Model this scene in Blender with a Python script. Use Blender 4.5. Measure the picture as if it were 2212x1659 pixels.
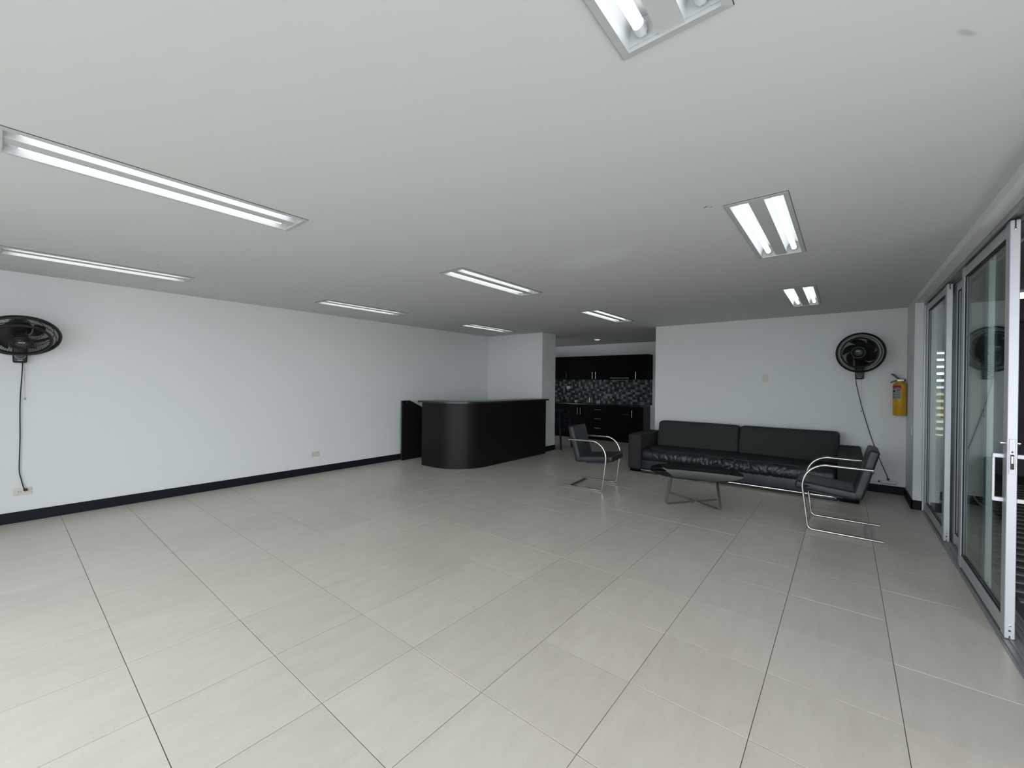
import bpy, bmesh, math, random
from mathutils import Vector, Matrix, noise
random.seed(7)
for o in list(bpy.data.objects): bpy.data.objects.remove(o)
SC = bpy.context.scene
COL = SC.collection
PI = math.pi

# ------------------------------------------------------------------ camera
CAMZ = 1.42
yaw, pitch, roll, fpx = 0.679, -0.0039, 0.0104, 892.8949
Fv = Vector((-math.sin(yaw)*math.cos(pitch), math.cos(yaw)*math.cos(pitch), math.sin(pitch)))
Rv = Vector((math.cos(yaw), math.sin(yaw), 0))
Uv = Rv.cross(Fv)
Rr = math.cos(roll)*Rv + math.sin(roll)*Uv
Ur = -math.sin(roll)*Rv + math.cos(roll)*Uv
cd = bpy.data.cameras.new('camera'); cam = bpy.data.objects.new('camera', cd); COL.objects.link(cam)
cd.sensor_width = 36; cd.sensor_fit = 'HORIZONTAL'; cd.lens = fpx/2212*36; cd.clip_start = 0.02; cd.clip_end = 200
M = Matrix(((Rr.x, Ur.x, -Fv.x, 0), (Rr.y, Ur.y, -Fv.y, 0), (Rr.z, Ur.z, -Fv.z, CAMZ), (0, 0, 0, 1)))
cam.matrix_world = M
SC.camera = cam

# ------------------------------------------------------------------ world, exposure
wd = bpy.data.worlds.new('world'); SC.world = wd; wd.use_nodes = True
bg = wd.node_tree.nodes['Background']
bg.inputs[0].default_value = (0.90, 0.945, 1.0, 1); bg.inputs[1].default_value = 5.8
SC.view_settings.view_transform = 'Standard'; SC.view_settings.look = 'None'
SC.view_settings.gamma = 1; SC.view_settings.use_curve_mapping = False
SC.view_settings.exposure = 0.0
TUBE = 2.9

def portal(name, loc, rot, sx, sy):
    l = bpy.data.lights.new(name, 'AREA'); l.shape = 'RECTANGLE'; l.size = sx; l.size_y = sy
    l.cycles.is_portal = True
    o = bpy.data.objects.new(name, l); COL.objects.link(o); o.location = loc; o.rotation_euler = rot
    return o
portal('rear_window_portal', (-1.95, -1.77, 1.2), (PI/2, 0, 0), 4.8, 2.4)

# ------------------------------------------------------------------ dimensions
CZ = 2.444; LX = -6.293; BY = 7.407; RX = 0.618; REAR = -1.65
STUBY, STUBX, STUBB = 6.93, -4.808, 7.42
OPX = -2.664; KB = 9.97; KL = -6.75
HEAD = 2.386; PILY = 6.66

# ------------------------------------------------------------------ materials
MATS = {}
def nt(name):
    m = bpy.data.materials.new(name); m.use_nodes = True
    MATS[name] = m
    return m, m.node_tree, m.node_tree.nodes['Principled BSDF']
def pm(name, col, rough=0.5, metal=0.0, spec=0.5, bump=0, bscale=100, var=0, vscale=5, coat=0, stretch=None):
    m, t, p = nt(name)
    p.inputs['Base Color'].default_value = (*col, 1); p.inputs['Roughness'].default_value = rough
    p.inputs['Metallic'].default_value = metal; p.inputs['Specular IOR Level'].default_value = spec
    if coat: p.inputs['Coat Weight'].default_value = coat
    if bump or var:
        tc = t.nodes.new('ShaderNodeTexCoord')
        vec = tc.outputs['Object']
        if stretch:
            mp = t.nodes.new('ShaderNodeMapping'); mp.inputs['Scale'].default_value = stretch
            t.links.new(vec, mp.inputs[0]); vec = mp.outputs[0]
    if bump:
        n = t.nodes.new('ShaderNodeTexNoise'); n.inputs['Scale'].default_value = bscale; n.inputs['Detail'].default_value = 4
        t.links.new(vec, n.inputs['Vector'])
        b = t.nodes.new('ShaderNodeBump'); b.inputs['Strength'].default_value = bump; b.inputs['Distance'].default_value = 0.002
        t.links.new(n.outputs['Fac'], b.inputs['Height']); t.links.new(b.outputs[0], p.inputs['Normal'])
    if var:
        n = t.nodes.new('ShaderNodeTexNoise'); n.inputs['Scale'].default_value = vscale; n.inputs['Detail'].default_value = 5
        t.links.new(vec, n.inputs['Vector'])
        mx = t.nodes.new('ShaderNodeMix'); mx.data_type = 'RGBA'
        mx.inputs[6].default_value = (*[c*(1-var) for c in col], 1); mx.inputs[7].default_value = (*[min(1, c*(1+var)) for c in col], 1)
        t.links.new(n.outputs['Fac'], mx.inputs[0]); t.links.new(mx.outputs[2], p.inputs['Base Color'])
    return m
def emit(name, col, s):
    m, t, p = nt(name)
    p.inputs['Base Color'].default_value = (*col, 1)
    p.inputs['Emission Color'].default_value = (*col, 1); p.inputs['Emission Strength'].default_value = s
    return m
def glass(name, tint, ior=1.5, rough=0.0, block=0.0):
    m, t, p = nt(name)
    t.nodes.remove(p); out = t.nodes['Material Output']
    tr = t.nodes.new('ShaderNodeBsdfTransparent'); tr.inputs[0].default_value = (*tint, 1)
    gl = t.nodes.new('ShaderNodeBsdfGlossy'); gl.inputs['Roughness'].default_value = rough; gl.inputs[0].default_value = (1, 1, 1, 1)
    fr = t.nodes.new('ShaderNodeFresnel'); fr.inputs[0].default_value = ior
    ge = t.nodes.new('ShaderNodeNewGeometry'); ma = t.nodes.new('ShaderNodeMath'); ma.operation = 'MULTIPLY_ADD'   # same air-to-glass IOR on the leaving side of the unrefracted pane
    t.links.new(ge.outputs['Backfacing'], ma.inputs[0]); ma.inputs[1].default_value = 1/ior-ior; ma.inputs[2].default_value = ior
    t.links.new(ma.outputs[0], fr.inputs[0])
    mx = t.nodes.new('ShaderNodeMixShader')
    t.links.new(fr.outputs[0], mx.inputs[0]); t.links.new(tr.outputs[0], mx.inputs[1]); t.links.new(gl.outputs[0], mx.inputs[2])
    t.links.new(mx.outputs[0], out.inputs[0])
    return m

pm('wall_paint', (.765, .778, .785), .75, spec=.25, bump=.15, bscale=160, var=.015, vscale=1.3)
pm('kitchen_light_absorber', (.10, .10, .10), .8, var=.05, vscale=3)  # made-up dark tone for the unseen side walls, absorbs light to darken the recess
pm('baseboard', (.008, .010, .016), .55, spec=.18, var=.2, vscale=9)
pm('grout', (.17, .165, .15), .9, bump=.3, bscale=200)
pm('espresso', (.0085, .0068, .0074), .42, spec=.22, var=.35, vscale=14, stretch=(1, 1, .12), bump=.05, bscale=60)
pm('espresso_dark', (.0014, .0013, .0013), .55, spec=.08)
pm('counter_top', (.013, .0115, .0125), .33, spec=.6)
pm('leather', (.013, .015, .020), .42, spec=.5, bump=.35, bscale=240)
pm('leather_seat', (.010, .0115, .0155), .36, spec=.5, bump=.25, bscale=260)
pm('fabric', (.042, .0435, .0445), .95, spec=.15, bump=.8, bscale=420, var=.25, vscale=260)
pm('chrome', (.58, .57, .545), .13, metal=1)
pm('brushed_steel', (.52, .50, .46), .27, metal=1, bump=.05, bscale=300)
pm('alu', (.60, .605, .64), .45, metal=.5, spec=.45, bump=.12, bscale=400)
pm('alu_track', (.36, .365, .375), .4, metal=.3, bump=.1, bscale=120, var=.2, vscale=18)
pm('rubber', (.006, .006, .014), .6)
pm('black_plastic', (.007, .0075, .0085), .38, spec=.45)
pm('black_plastic_grey', (.03, .032, .034), .45)
pm('blade_plastic', (.016, .017, .018), .4, spec=.4)
pm('silver_print', (.45, .45, .45), .4)
pm('white_plastic', (.74, .75, .76), .4)
pm('beige_plastic', (.62, .57, .49), .45)
pm('ivory_plastic', (.66, .63, .57), .42)
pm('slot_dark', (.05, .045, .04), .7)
pm('light_frame', (.52, .535, .54), .45)
pm('light_panel', (.56, .575, .575), .6)
pm('light_reflector', (.54, .555, .56), .35, spec=.5)
pm('light_socket', (.75, .77, .78), .45)
emit('tube_glow', (.96, .985, 1.0), TUBE)
emit('downlight_glow', (1.0, .98, .95), 2.2)
pm('yellow_paint', (.60, .33, .016), .33, spec=.5, coat=.2)
pm('label_white', (.62, .64, .68), .5)
pm('label_red', (.52, .07, .07), .5)
pm('label_blue', (.07, .09, .17), .5)
pm('label_grey', (.36, .38, .42), .5)
pm('navy_plastic', (.008, .0135, .024), .45, spec=.4)
pm('mosaic_pale', (.155, .18, .18), .5, spec=.5)
pm('mosaic_mid', (.035, .055, .06), .5, spec=.5)
pm('mosaic_blue', (.02, .036, .046), .5, spec=.5)
pm('mosaic_black', (.004, .005, .006), .5, spec=.3)
pm('mosaic_grout', (.06, .07, .07), .8)
pm('stone_black', (.008, .008, .009), .25, spec=.5)
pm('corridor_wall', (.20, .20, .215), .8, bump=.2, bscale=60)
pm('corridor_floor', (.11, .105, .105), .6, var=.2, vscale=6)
pm('deck_slat', (.24, .24, .25), .6)
pm('louvre_glass', (.55, .62, .62), .25)
pm('terrace', (.36, .355, .335), .8, var=.1, vscale=3)
pm('ochre_wall', (.34, .27, .14), .8, var=.15, vscale=.6)
pm('concrete', (.5, .5, .5), .8)
pm('cord_black', (.009, .009, .016), .5)
pm('cord_grey', (.35, .36, .36), .5)
pm('ceramic', (.55, .56, .56), .25)
glass('door_glass', (.79, .875, .845), 1.45)
glass('rear_glass', (.95, .98, .97), 1.45)
pm('smoked_glass', (.010, .011, .012), .04, spec=.75)

# ceiling paint with a filler patch and a few scuffs of their own shape
def ceiling_mat():
    m, t, p = nt('ceiling_paint')
    p.inputs['Roughness'].default_value = .85; p.inputs['Specular IOR Level'].default_value = .2
    N = t.nodes.new; L = t.links.new
    tc = N('ShaderNodeTexCoord'); nz = N('ShaderNodeTexNoise'); nz.inputs['Scale'].default_value = 4.5; nz.inputs['Detail'].default_value = 4
    L(tc.outputs['Object'], nz.inputs['Vector'])
    base = (.665, .68, .672)
    last = None
    def ellipse(cx, cy, a, b, rot, col, soft, wob):
        nonlocal last
        mp = N('ShaderNodeMapping'); mp.vector_type = 'TEXTURE'
        mp.inputs['Location'].default_value = (cx, cy, CZ); mp.inputs['Rotation'].default_value = (0, 0, rot); mp.inputs['Scale'].default_value = (a, b, 1)
        L(tc.outputs['Object'], mp.inputs[0])
        ln = N('ShaderNodeVectorMath'); ln.operation = 'LENGTH'; L(mp.outputs[0], ln.inputs[0])
        ad = N('ShaderNodeMath'); ad.operation = 'MULTIPLY_ADD'; L(nz.outputs['Fac'], ad.inputs[0]); ad.inputs[1].default_value = wob; L(ln.outputs['Value'], ad.inputs[2])
        mr = N('ShaderNodeMapRange'); L(ad.outputs[0], mr.inputs[0])
        mr.inputs[1].default_value = 1 + wob*.5; mr.inputs[2].default_value = 1 + wob*.5 - soft; mr.inputs[3].default_value = 0; mr.inputs[4].default_value = 1
        mx = N('ShaderNodeMix'); mx.data_type = 'RGBA'; L(mr.outputs[0], mx.inputs[0])
        if last is None: mx.inputs[6].default_value = (*base, 1)
        else: L(last, mx.inputs[6])
        mx.inputs[7].default_value = (*col, 1); last = mx.outputs[2]
    ellipse(-1.66, 3.10, .42, .20, -.25, (.71, .73, .72), .25, .8)
    ellipse(.262, 1.752, .045, .012, .9, (.50, .50, .50), .6, .3)
    ellipse(-.640, 2.556, .022, .006, -.6, (.08, .08, .08), .5, .5)
    ellipse(-.618, 2.575, .014, .004, -.2, (.15, .15, .15), .5, .5)
    ellipse(-4.82, .891, .018, .008, .3, (.30, .30, .30), .5, .3)
    ellipse(-3.32, 2.96, .07, .02, .4, (.62, .63, .63), .8, .6)
    L(last, p.inputs['Base Color'])
    n2 = N('ShaderNodeTexNoise'); n2.inputs['Scale'].default_value = 140; n2.inputs['Detail'].default_value = 3; L(tc.outputs['Object'], n2.inputs['Vector'])
    b = N('ShaderNodeBump'); b.inputs['Strength'].default_value = .09; b.inputs['Distance'].default_value = .002
    L(n2.outputs['Fac'], b.inputs['Height']); L(b.outputs[0], p.inputs['Normal'])
ceiling_mat()

def tile_mat():
    m, t, p = nt('floor_tile')
    N = t.nodes.new; L = t.links.new
    geo = N('ShaderNodeNewGeometry'); oi = N('ShaderNodeObjectInfo')
    off = N('ShaderNodeVectorMath'); off.operation = 'MULTIPLY_ADD'
    cmb = N('ShaderNodeCombineXYZ'); L(oi.outputs['Random'], cmb.inputs[0]); L(oi.outputs['Random'], cmb.inputs[1])
    L(cmb.outputs[0], off.inputs[0]); off.inputs[1].default_value = (37, 53, 0); L(geo.outputs['Position'], off.inputs[2])
    mp = N('ShaderNodeMapping'); mp.inputs['Scale'].default_value = (9, 2.2, 1); mp.inputs['Rotation'].default_value = (0, 0, .25); L(off.outputs[0], mp.inputs[0])
    n1 = N('ShaderNodeTexNoise'); n1.inputs['Scale'].default_value = 1.5; n1.inputs['Detail'].default_value = 7; n1.inputs['Roughness'].default_value = .62; L(mp.outputs[0], n1.inputs['Vector'])
    n2 = N('ShaderNodeTexNoise'); n2.inputs['Scale'].default_value = 85; n2.inputs['Detail'].default_value = 2; L(geo.outputs['Position'], n2.inputs['Vector'])
    r = N('ShaderNodeValToRGB'); e = r.color_ramp.elements
    e[0].position = .28; e[0].color = (.590, .537, .472, 1); e[1].position = .72; e[1].color = (.660, .605, .538, 1)
    L(n1.outputs['Fac'], r.inputs[0])
    hs = N('ShaderNodeHueSaturation'); L(r.outputs[0], hs.inputs['Color'])
    mr = N('ShaderNodeMapRange'); L(oi.outputs['Random'], mr.inputs[0]); mr.inputs[3].default_value = .965; mr.inputs[4].default_value = 1.035
    mu = N('ShaderNodeMath'); mu.operation = 'MULTIPLY_ADD'; L(n2.outputs['Fac'], mu.inputs[0]); mu.inputs[1].default_value = .10; mu.inputs[2].default_value = -.05
    ad = N('ShaderNodeMath'); L(mr.outputs[0], ad.inputs[0]); L(mu.outputs[0], ad.inputs[1]); L(ad.outputs[0], hs.inputs['Value'])
    L(hs.outputs[0], p.inputs['Base Color'])
    rr = N('ShaderNodeMapRange'); L(n1.outputs['Fac'], rr.inputs[0]); rr.inputs[3].default_value = .27; rr.inputs[4].default_value = .35
    L(rr.outputs[0], p.inputs['Roughness']); p.inputs['Specular IOR Level'].default_value = .5
    b = N('ShaderNodeBump'); b.inputs['Strength'].default_value = .06; b.inputs['Distance'].default_value = .002
    L(n2.outputs['Fac'], b.inputs['Height']); L(b.outputs[0], p.inputs['Normal'])
tile_mat()

# ------------------------------------------------------------------ mesh helpers
def box(bm, lo, hi, mi=0):
    vs = [bm.verts.new((x, y, z)) for x in (lo[0], hi[0]) for y in (lo[1], hi[1]) for z in (lo[2], hi[2])]
    for f in ((0, 1, 3, 2), (4, 6, 7, 5), (0, 4, 5, 1), (2, 3, 7, 6), (0, 2, 6, 4), (1, 5, 7, 3)):
        bm.faces.new([vs[i] for i in f]).material_index = mi
    return vs
def boxb(lo, hi, bev=0.0, seg=2):
    bm = bmesh.new(); box(bm, lo, hi)
    if bev: bmesh.ops.bevel(bm, geom=bm.edges[:], offset=bev, segments=seg, profile=.5, affect='EDGES')
    return bm
def prism(bm, pts, ax, a, b):
    """polygon pts (2D) extruded along axis ax from a to b; remaining axes in order"""
    def mk(p, t):
        c = list(p); c.insert(ax, t); return c
    A = [bm.verts.new(mk(p, a)) for p in pts]; B = [bm.verts.new(mk(p, b)) for p in pts]
    n = len(pts)
    fs = [bm.faces.new(A), bm.faces.new(B[::-1])]
    for i in range(n): fs.append(bm.faces.new((A[i], A[(i+1) % n], B[(i+1) % n], B[i])))
    return fs
def tube(bm, pts, r, n=8, closed=False, cap=True, flat=None):
    pts = [Vector(p) for p in pts]; m = len(pts)
    rings = []; up = None
    for i, p in enumerate(pts):
        a = pts[(i-1) % m] if (closed or i > 0) else p
        b = pts[(i+1) % m] if (closed or i < m-1) else p
        t = (b-a).normalized()
        if up is None:
            up = Vector((0, 0, 1)) if abs(t.z) < .9 else Vector((1, 0, 0))
        up = (up - t*up.dot(t)).normalized(); sd = t.cross(up)
        ri = r[i] if isinstance(r, (list, tuple)) else r
        if flat: rings.append([bm.verts.new(p + sd*sx*flat[0]*.5 + up*sy*flat[1]*.5) for sx, sy in ((1, 1), (-1, 1), (-1, -1), (1, -1))])
        else: rings.append([bm.verts.new(p + (sd*math.cos(2*PI*k/n) + up*math.sin(2*PI*k/n))*ri) for k in range(n)])
    n = len(rings[0])
    for i in range(m if closed else m-1):
        A, B = rings[i], rings[(i+1) % m]
        for k in range(n): bm.faces.new((A[k], A[(k+1) % n], B[(k+1) % n], B[k]))
    if cap and not closed:
        bm.faces.new(rings[0][::-1]); bm.faces.new(rings[-1])
def spline(pts, sub=8, closed=False):
    P = [Vector(p) for p in pts]; n = len(P); out = []
    for i in range(n if closed else n-1):
        p0 = P[(i-1) % n] if (closed or i > 0) else P[i]*2-P[i+1]
        p1 = P[i]; p2 = P[(i+1) % n]
        p3 = P[(i+2) % n] if (closed or i+2 < n) else p2*2-p1
        for k in range(sub):
            t = k/sub
            out.append(.5*((2*p1)+(p2-p0)*t+(2*p0-5*p1+4*p2-p3)*t*t+(3*p1-p0-3*p2+p3)*t**3))
    if not closed: out.append(P[-1])
    return out
def fillet(pts, rad, seg=6):
    P = [Vector(p) for p in pts]; out = [P[0]]
    for i in range(1, len(P)-1):
        a, b, c = P[i-1], P[i], P[i+1]; r = rad[i-1] if isinstance(rad, (list, tuple)) else rad
        u = (a-b).normalized(); v = (c-b).normalized(); ang = u.angle(v); d = r/math.tan(ang/2)
        s = b+u*d; e = b+v*d; ctr = b+(u+v).normalized()*(r/math.sin(ang/2))
        for k in range(seg+1):
            t = k/seg
            q = (s-ctr).slerp(e-ctr, t) if False else None
            a0 = (s-ctr); a1 = (e-ctr); th = a0.angle(a1)
            q = (a0*math.sin((1-t)*th)+a1*math.sin(t*th))/math.sin(th)
            out.append(ctr+q)
    out.append(P[-1]); return out
def lathe(bm, prof, n=24, ctr=(0, 0), cap=True):
    rings = []
    for r, z in prof: rings.append([bm.verts.new((ctr[0]+r*math.cos(2*PI*k/n), ctr[1]+r*math.sin(2*PI*k/n), z)) for k in range(n)])
    for A, B in zip(rings, rings[1:]):
        for k in range(n): bm.faces.new((A[k], A[(k+1) % n], B[(k+1) % n], B[k]))
    if cap: bm.faces.new(rings[0][::-1]); bm.faces.new(rings[-1])
def torus(bm, R, r, z=0, n=48, m=8, sz=1.0):
    rings = []
    for i in range(n):
        a = 2*PI*i/n
        rings.append([bm.verts.new(((R+r*math.cos(2*PI*k/m))*math.cos(a), (R+r*math.cos(2*PI*k/m))*math.sin(a), z+sz*r*math.sin(2*PI*k/m))) for k in range(m)])
    for i in range(n):
        A, B = rings[i], rings[(i+1) % n]
        for k in range(m): bm.faces.new((A[k], B[k], B[(k+1) % m], A[(k+1) % m]))
def rbox(lo, hi, r, res=.05, fn=None):
    """rounded box with evenly gridded faces, fn(p, n) displaces"""
    lo = Vector(lo); hi = Vector(hi); bm = bmesh.new()
    def ticks(a, b):
        L = b-a; n = max(2, int((L-2*r)/res)); k = 3
        t = [a+r*(1-math.cos(PI/2*i/k)) for i in range(k)]
        t += [a+r+(L-2*r)*i/n for i in range(n+1)]
        t += [b-r*(1-math.cos(PI/2*i/k)) for i in range(k-1, -1, -1)]
        return t
    T = [ticks(lo[i], hi[i]) for i in range(3)]
    def mp(p):
        q = Vector([min(max(p[i], lo[i]+r), hi[i]-r) for i in range(3)]); d = p-q
        nn = d.normalized() if d.length > 1e-9 else Vector((0, 0, 1))
        w = q+nn*r
        return fn(w, nn) if fn else w
    for ax in range(3):
        o = [i for i in range(3) if i != ax]
        for side in (0, 1):
            g = {}
            for i, a in enumerate(T[o[0]]):
                for j, b in enumerate(T[o[1]]):
                    p = Vector((0, 0, 0)); p[ax] = hi[ax] if side else lo[ax]; p[o[0]] = a; p[o[1]] = b
                    g[i, j] = bm.verts.new(mp(p))
            for i in range(len(T[o[0]])-1):
                for j in range(len(T[o[1]])-1):
                    bm.faces.new((g[i, j], g[i+1, j], g[i+1, j+1], g[i, j+1]))
    bmesh.ops.remove_doubles(bm, verts=bm.verts[:], dist=1e-5)
    bmesh.ops.recalc_face_normals(bm, faces=bm.faces[:])
    return bm
def mesh(name, bm, mats, smooth=False, sharp=.7):
    me = bpy.data.meshes.new(name)
    bmesh.ops.recalc_face_normals(bm, faces=bm.faces[:])
    bm.to_mesh(me); bm.free()
    for m in (mats if isinstance(mats, (list, tuple)) else [mats]): me.materials.append(MATS[m])
    if smooth:
        for p in me.polygons: p.use_smooth = True
        try: me.set_sharp_from_angle(angle=sharp)
        except Exception: pass
    return me
def obj(name, bm, mats, parent=None, smooth=False, label=None, mtx=None):
    me = bm if isinstance(bm, bpy.types.Mesh) else mesh(name, bm, mats, smooth)
    o = bpy.data.objects.new(name, me); COL.objects.link(o)
    if parent: o.parent = parent
    if label: o['label'] = label
    if mtx is not None: o.matrix_local = mtx
    return o
def thing(name, label, cat, loc=(0, 0, 0), rz=0, group=None, kind=None):
    o = bpy.data.objects.new(name, None); o.empty_display_size = .1; COL.objects.link(o)
    o.location = loc; o.rotation_euler = (0, 0, rz); o['label'] = label; o['category'] = cat
    if group: o['group'] = group
    if kind: o['kind'] = kind
    return o
def tag(o, label, cat=None, group=None, kind=None):
    o['label'] = label
    if cat: o['category'] = cat
    if group: o['group'] = group
    if kind: o['kind'] = kind
    return o
def struct(name, bm, mats, label, cat, smooth=False):
    return tag(obj(name, bm, mats, None, smooth), label, cat, kind='structure')
def copy_tree(o, parent=None):
    c = o.copy(); COL.objects.link(c); c.parent = parent
    for ch in o.children: copy_tree(ch, c)
    return c
def bx(*a): # (lo, hi) pairs -> bm
    bm = bmesh.new()
    for lo, hi in a: box(bm, lo, hi)
    return bm

# ================================================================== SETTING
# ---- floor with separate tiles
TX, TY, TP = -2.770, 0.399, 0.496
JW = .0034
floor = struct('floor', bx(((LX-.1, REAR-.1, -.06), (.705, BY+.1, -.0022)), ((KL, BY-.05, -.06), (OPX, KB, -.0022))), 'grout', 'pale beige stone-look tiled floor with thin grey joints', 'floor')
def tile_bm(x0, x1, y0, y1):
    bm = bmesh.new(); h = .0005
    a = [(x0, y0), (x1, y0), (x1, y1), (x0, y1)]; i = [(x0+h, y0+h), (x1-h, y0+h), (x1-h, y1-h), (x0+h, y1-h)]
    A = [bm.verts.new((*p, -.0085)) for p in a]; B = [bm.verts.new((*p, -h*.8)) for p in a]; C = [bm.verts.new((*p, 0)) for p in i]
    for k in range(4):
        bm.faces.new((A[k], A[(k+1) % 4], B[(k+1) % 4], B[k])); bm.faces.new((B[k], B[(k+1) % 4], C[(k+1) % 4], C[k]))
    bm.faces.new(C); bm.faces.new(A[::-1])
    return bm
full = mesh('tile', tile_bm(JW/2, TP-JW/2, JW/2, TP-JW/2), 'floor_tile')
rest = bmesh.new()
for i in range(-9, 7):
    for j in range(-5, 20):
        x0 = TX+i*TP; y0 = TY+j*TP; x1 = x0+TP; y1 = y0+TP
        kit = y0 > BY-.02
        lx, hx = (KL, OPX) if kit else (LX, .705)
        cx0, cx1 = max(x0, lx), min(x1, hx); cy0, cy1 = max(y0, REAR), min(y1, KB)
        if y0 < BY-.02 < y1: pass
        if cx1-cx0 < .03 or cy1-cy0 < .03: continue
        if j < -1 or (kit and i < -5):
            b2 = tile_bm(cx0+JW/2, cx1-JW/2, cy0+JW/2, cy1-JW/2); tmp = bpy.data.meshes.new('t'); b2.to_mesh(tmp); b2.free(); rest.from_mesh(tmp); bpy.data.meshes.remove(tmp); continue
        if cx1-cx0 > TP-.004 and cy1-cy0 > TP-.004: o = obj('tile', full, None, floor); o.location = (x0, y0, 0)
        else: o = obj('tile', tile_bm(cx0-x0+JW/2, cx1-x0-JW/2, cy0-y0+JW/2, cy1-y0-JW/2), 'floor_tile', floor); o.location = (x0, y0, 0)
        o.location.z = random.uniform(-.0005, .0003)
        o.rotation_euler = (random.uniform(-1, 1)*.0005, random.uniform(-1, 1)*.0005, random.uniform(-1, 1)*.0008)
r = obj('floor_tiles', rest, 'floor_tile', floor); r['kind'] = 'stuff'

# ---- ceiling with cut-outs for the recessed fittings
LW, LL = .3076, 1.255
CXS = (-5.433, -2.990, -.553); RYS = (1.2347, 3.853, 6.465)
inx = .012
xs = sorted({KL-.1, OPX, .95, LX} | {c+inx for c in CXS} | {c+LW-inx for c in CXS})
ys = sorted({REAR-.1, KB+.1} | {y-inx for y in RYS} | {y-LL+inx for y in RYS})
holes = [(c+inx, c+LW-inx, y-LL+inx, y-inx) for c in CXS for y in RYS]
bm = bmesh.new()
for xa, xb in zip(xs, xs[1:]):
    for ya, yb in zip(ys, ys[1:]):
        mxx, myy = (xa+xb)/2, (ya+yb)/2
        if any(h[0] < mxx < h[1] and h[2] < myy < h[3] for h in holes): continue
        bm.faces.new([bm.verts.new((x, y, CZ)) for x, y in ((xa, ya), (xa, yb), (xb, yb), (xb, ya))])
bmesh.ops.remove_doubles(bm, verts=bm.verts[:], dist=1e-5)
ext = bmesh.ops.extrude_face_region(bm, geom=bm.faces[:])
for v in ext['geom']:
    if isinstance(v, bmesh.types.BMVert): v.co.z = CZ+.012
struct('ceiling', bm, 'ceiling_paint', 'pale painted flat ceiling with recessed light cut-outs', 'ceiling')
struct('trim_roof_blocker', bx(((KL-.3, REAR-.4, CZ+.16), (2.6, 10.75, CZ+.3))), 'concrete', 'unseen roof slab added above the ceiling to block sky light', 'roof')  # unseen slab added to keep sky light from leaking in through the ceiling

# ---- walls
struct('wall_left', bx(((LX-.15, REAR-.1, -.06), (LX, STUBY+.05, CZ+.16))), 'wall_paint', 'long plain white painted side wall', 'wall')
struct('wall_back_left', bx(((LX-.15, STUBY, -.06), (STUBX, STUBB, CZ+.16))), 'wall_paint', 'white wall stub behind the reception counter', 'wall')
struct('wall_back', bx(((OPX, BY, -.06), (RX+.02, BY+.13, CZ+.16))), 'wall_paint', 'white wall behind the black sofa', 'wall')
struct('wall_kitchen_left', bx(((KL-.15, STUBB-.02, -.06), (KL, KB+.1, CZ+.16))), 'kitchen_light_absorber', 'left wall of the dark kitchen recess', 'wall')
struct('wall_kitchen_right', bx(((OPX, BY+.12, -.06), (OPX+.12, KB+.1, CZ+.16))), 'kitchen_light_absorber', 'right wall of the kitchen recess', 'wall')
kwall = struct('wall_kitchen_back', bx(((KL-.15, KB, -.06), (OPX+.12, KB+.15, CZ+.16))), 'wall_paint', 'kitchen back wall with mosaic splashback', 'wall')
struct('wall_right', bx(((RX, PILY, -.06), (.80, BY+.13, CZ+.16)), ((RX, REAR-.1, HEAD), (.90, PILY, CZ+.16))), 'wall_paint', 'white corner pilaster and lintel framing the sliding doors', 'wall')
# rear wall with a wide glazed opening (behind the photographer)
struct('wall_rear', bx(((LX-.15, REAR-.1, -.06), (-4.35, REAR, CZ+.16)), ((.45, REAR-.1, -.06), (RX+.34, REAR, CZ+.16)), ((-4.35, REAR-.1, 2.36), (.45, REAR, CZ+.16))), 'wall_paint', 'white wall around the wide rear glazing', 'wall')
rw = thing('window_1', 'wide aluminium framed glazing in the rear wall', 'window', (-1.95, REAR-.05, 0), kind='structure')
for k in range(4):
    x = -2.4+k*1.6
    obj('mullion', boxb((x-.03, -.03, 0), (x+.03, .03, 2.36), .004), 'alu', rw)
for z0, z1 in ((0, .06), (2.30, 2.36)): obj('window_rail', boxb((-2.4, -.03, z0), (2.4, .03, z1), .004), 'alu', rw)
for k in range(3):
    x = -2.4+k*1.6
    obj('pane', bx(((x+.03, -.004, .06), (x+1.57, .004, 2.30))), 'rear_glass', rw)

# ---- baseboards
BH, BT = .105, .014
struct('baseboard_left', boxb((LX, REAR, 0), (LX+BT, STUBY, BH), .003), 'baseboard', 'black skirting along the long left wall', 'baseboard')
struct('baseboard_stub', bx(((LX, STUBY-BT, 0), (STUBX+BT, STUBY, BH)), ((STUBX, STUBY, 0), (STUBX+BT, STUBB, BH))), 'baseboard', 'black skirting around the wall stub beside the counter', 'baseboard')
struct('baseboard_back', boxb((OPX-BT, BY-BT, 0), (RX, BY, BH), .003), 'baseboard', 'black skirting along the sofa wall', 'baseboard')
struct('baseboard_right', bx(((RX-BT, PILY-BT, 0), (RX, BY, BH)), ((RX-BT, PILY-BT, 0), (RX+.075, PILY, BH))), 'baseboard', 'black skirting around the corner pilaster', 'baseboard')
struct('baseboard_kitchen', bx(((-3.66, KB-BT, 0), (OPX, KB, BH))), 'baseboard', 'black skirting on the kitchen back wall', 'baseboard')

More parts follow.
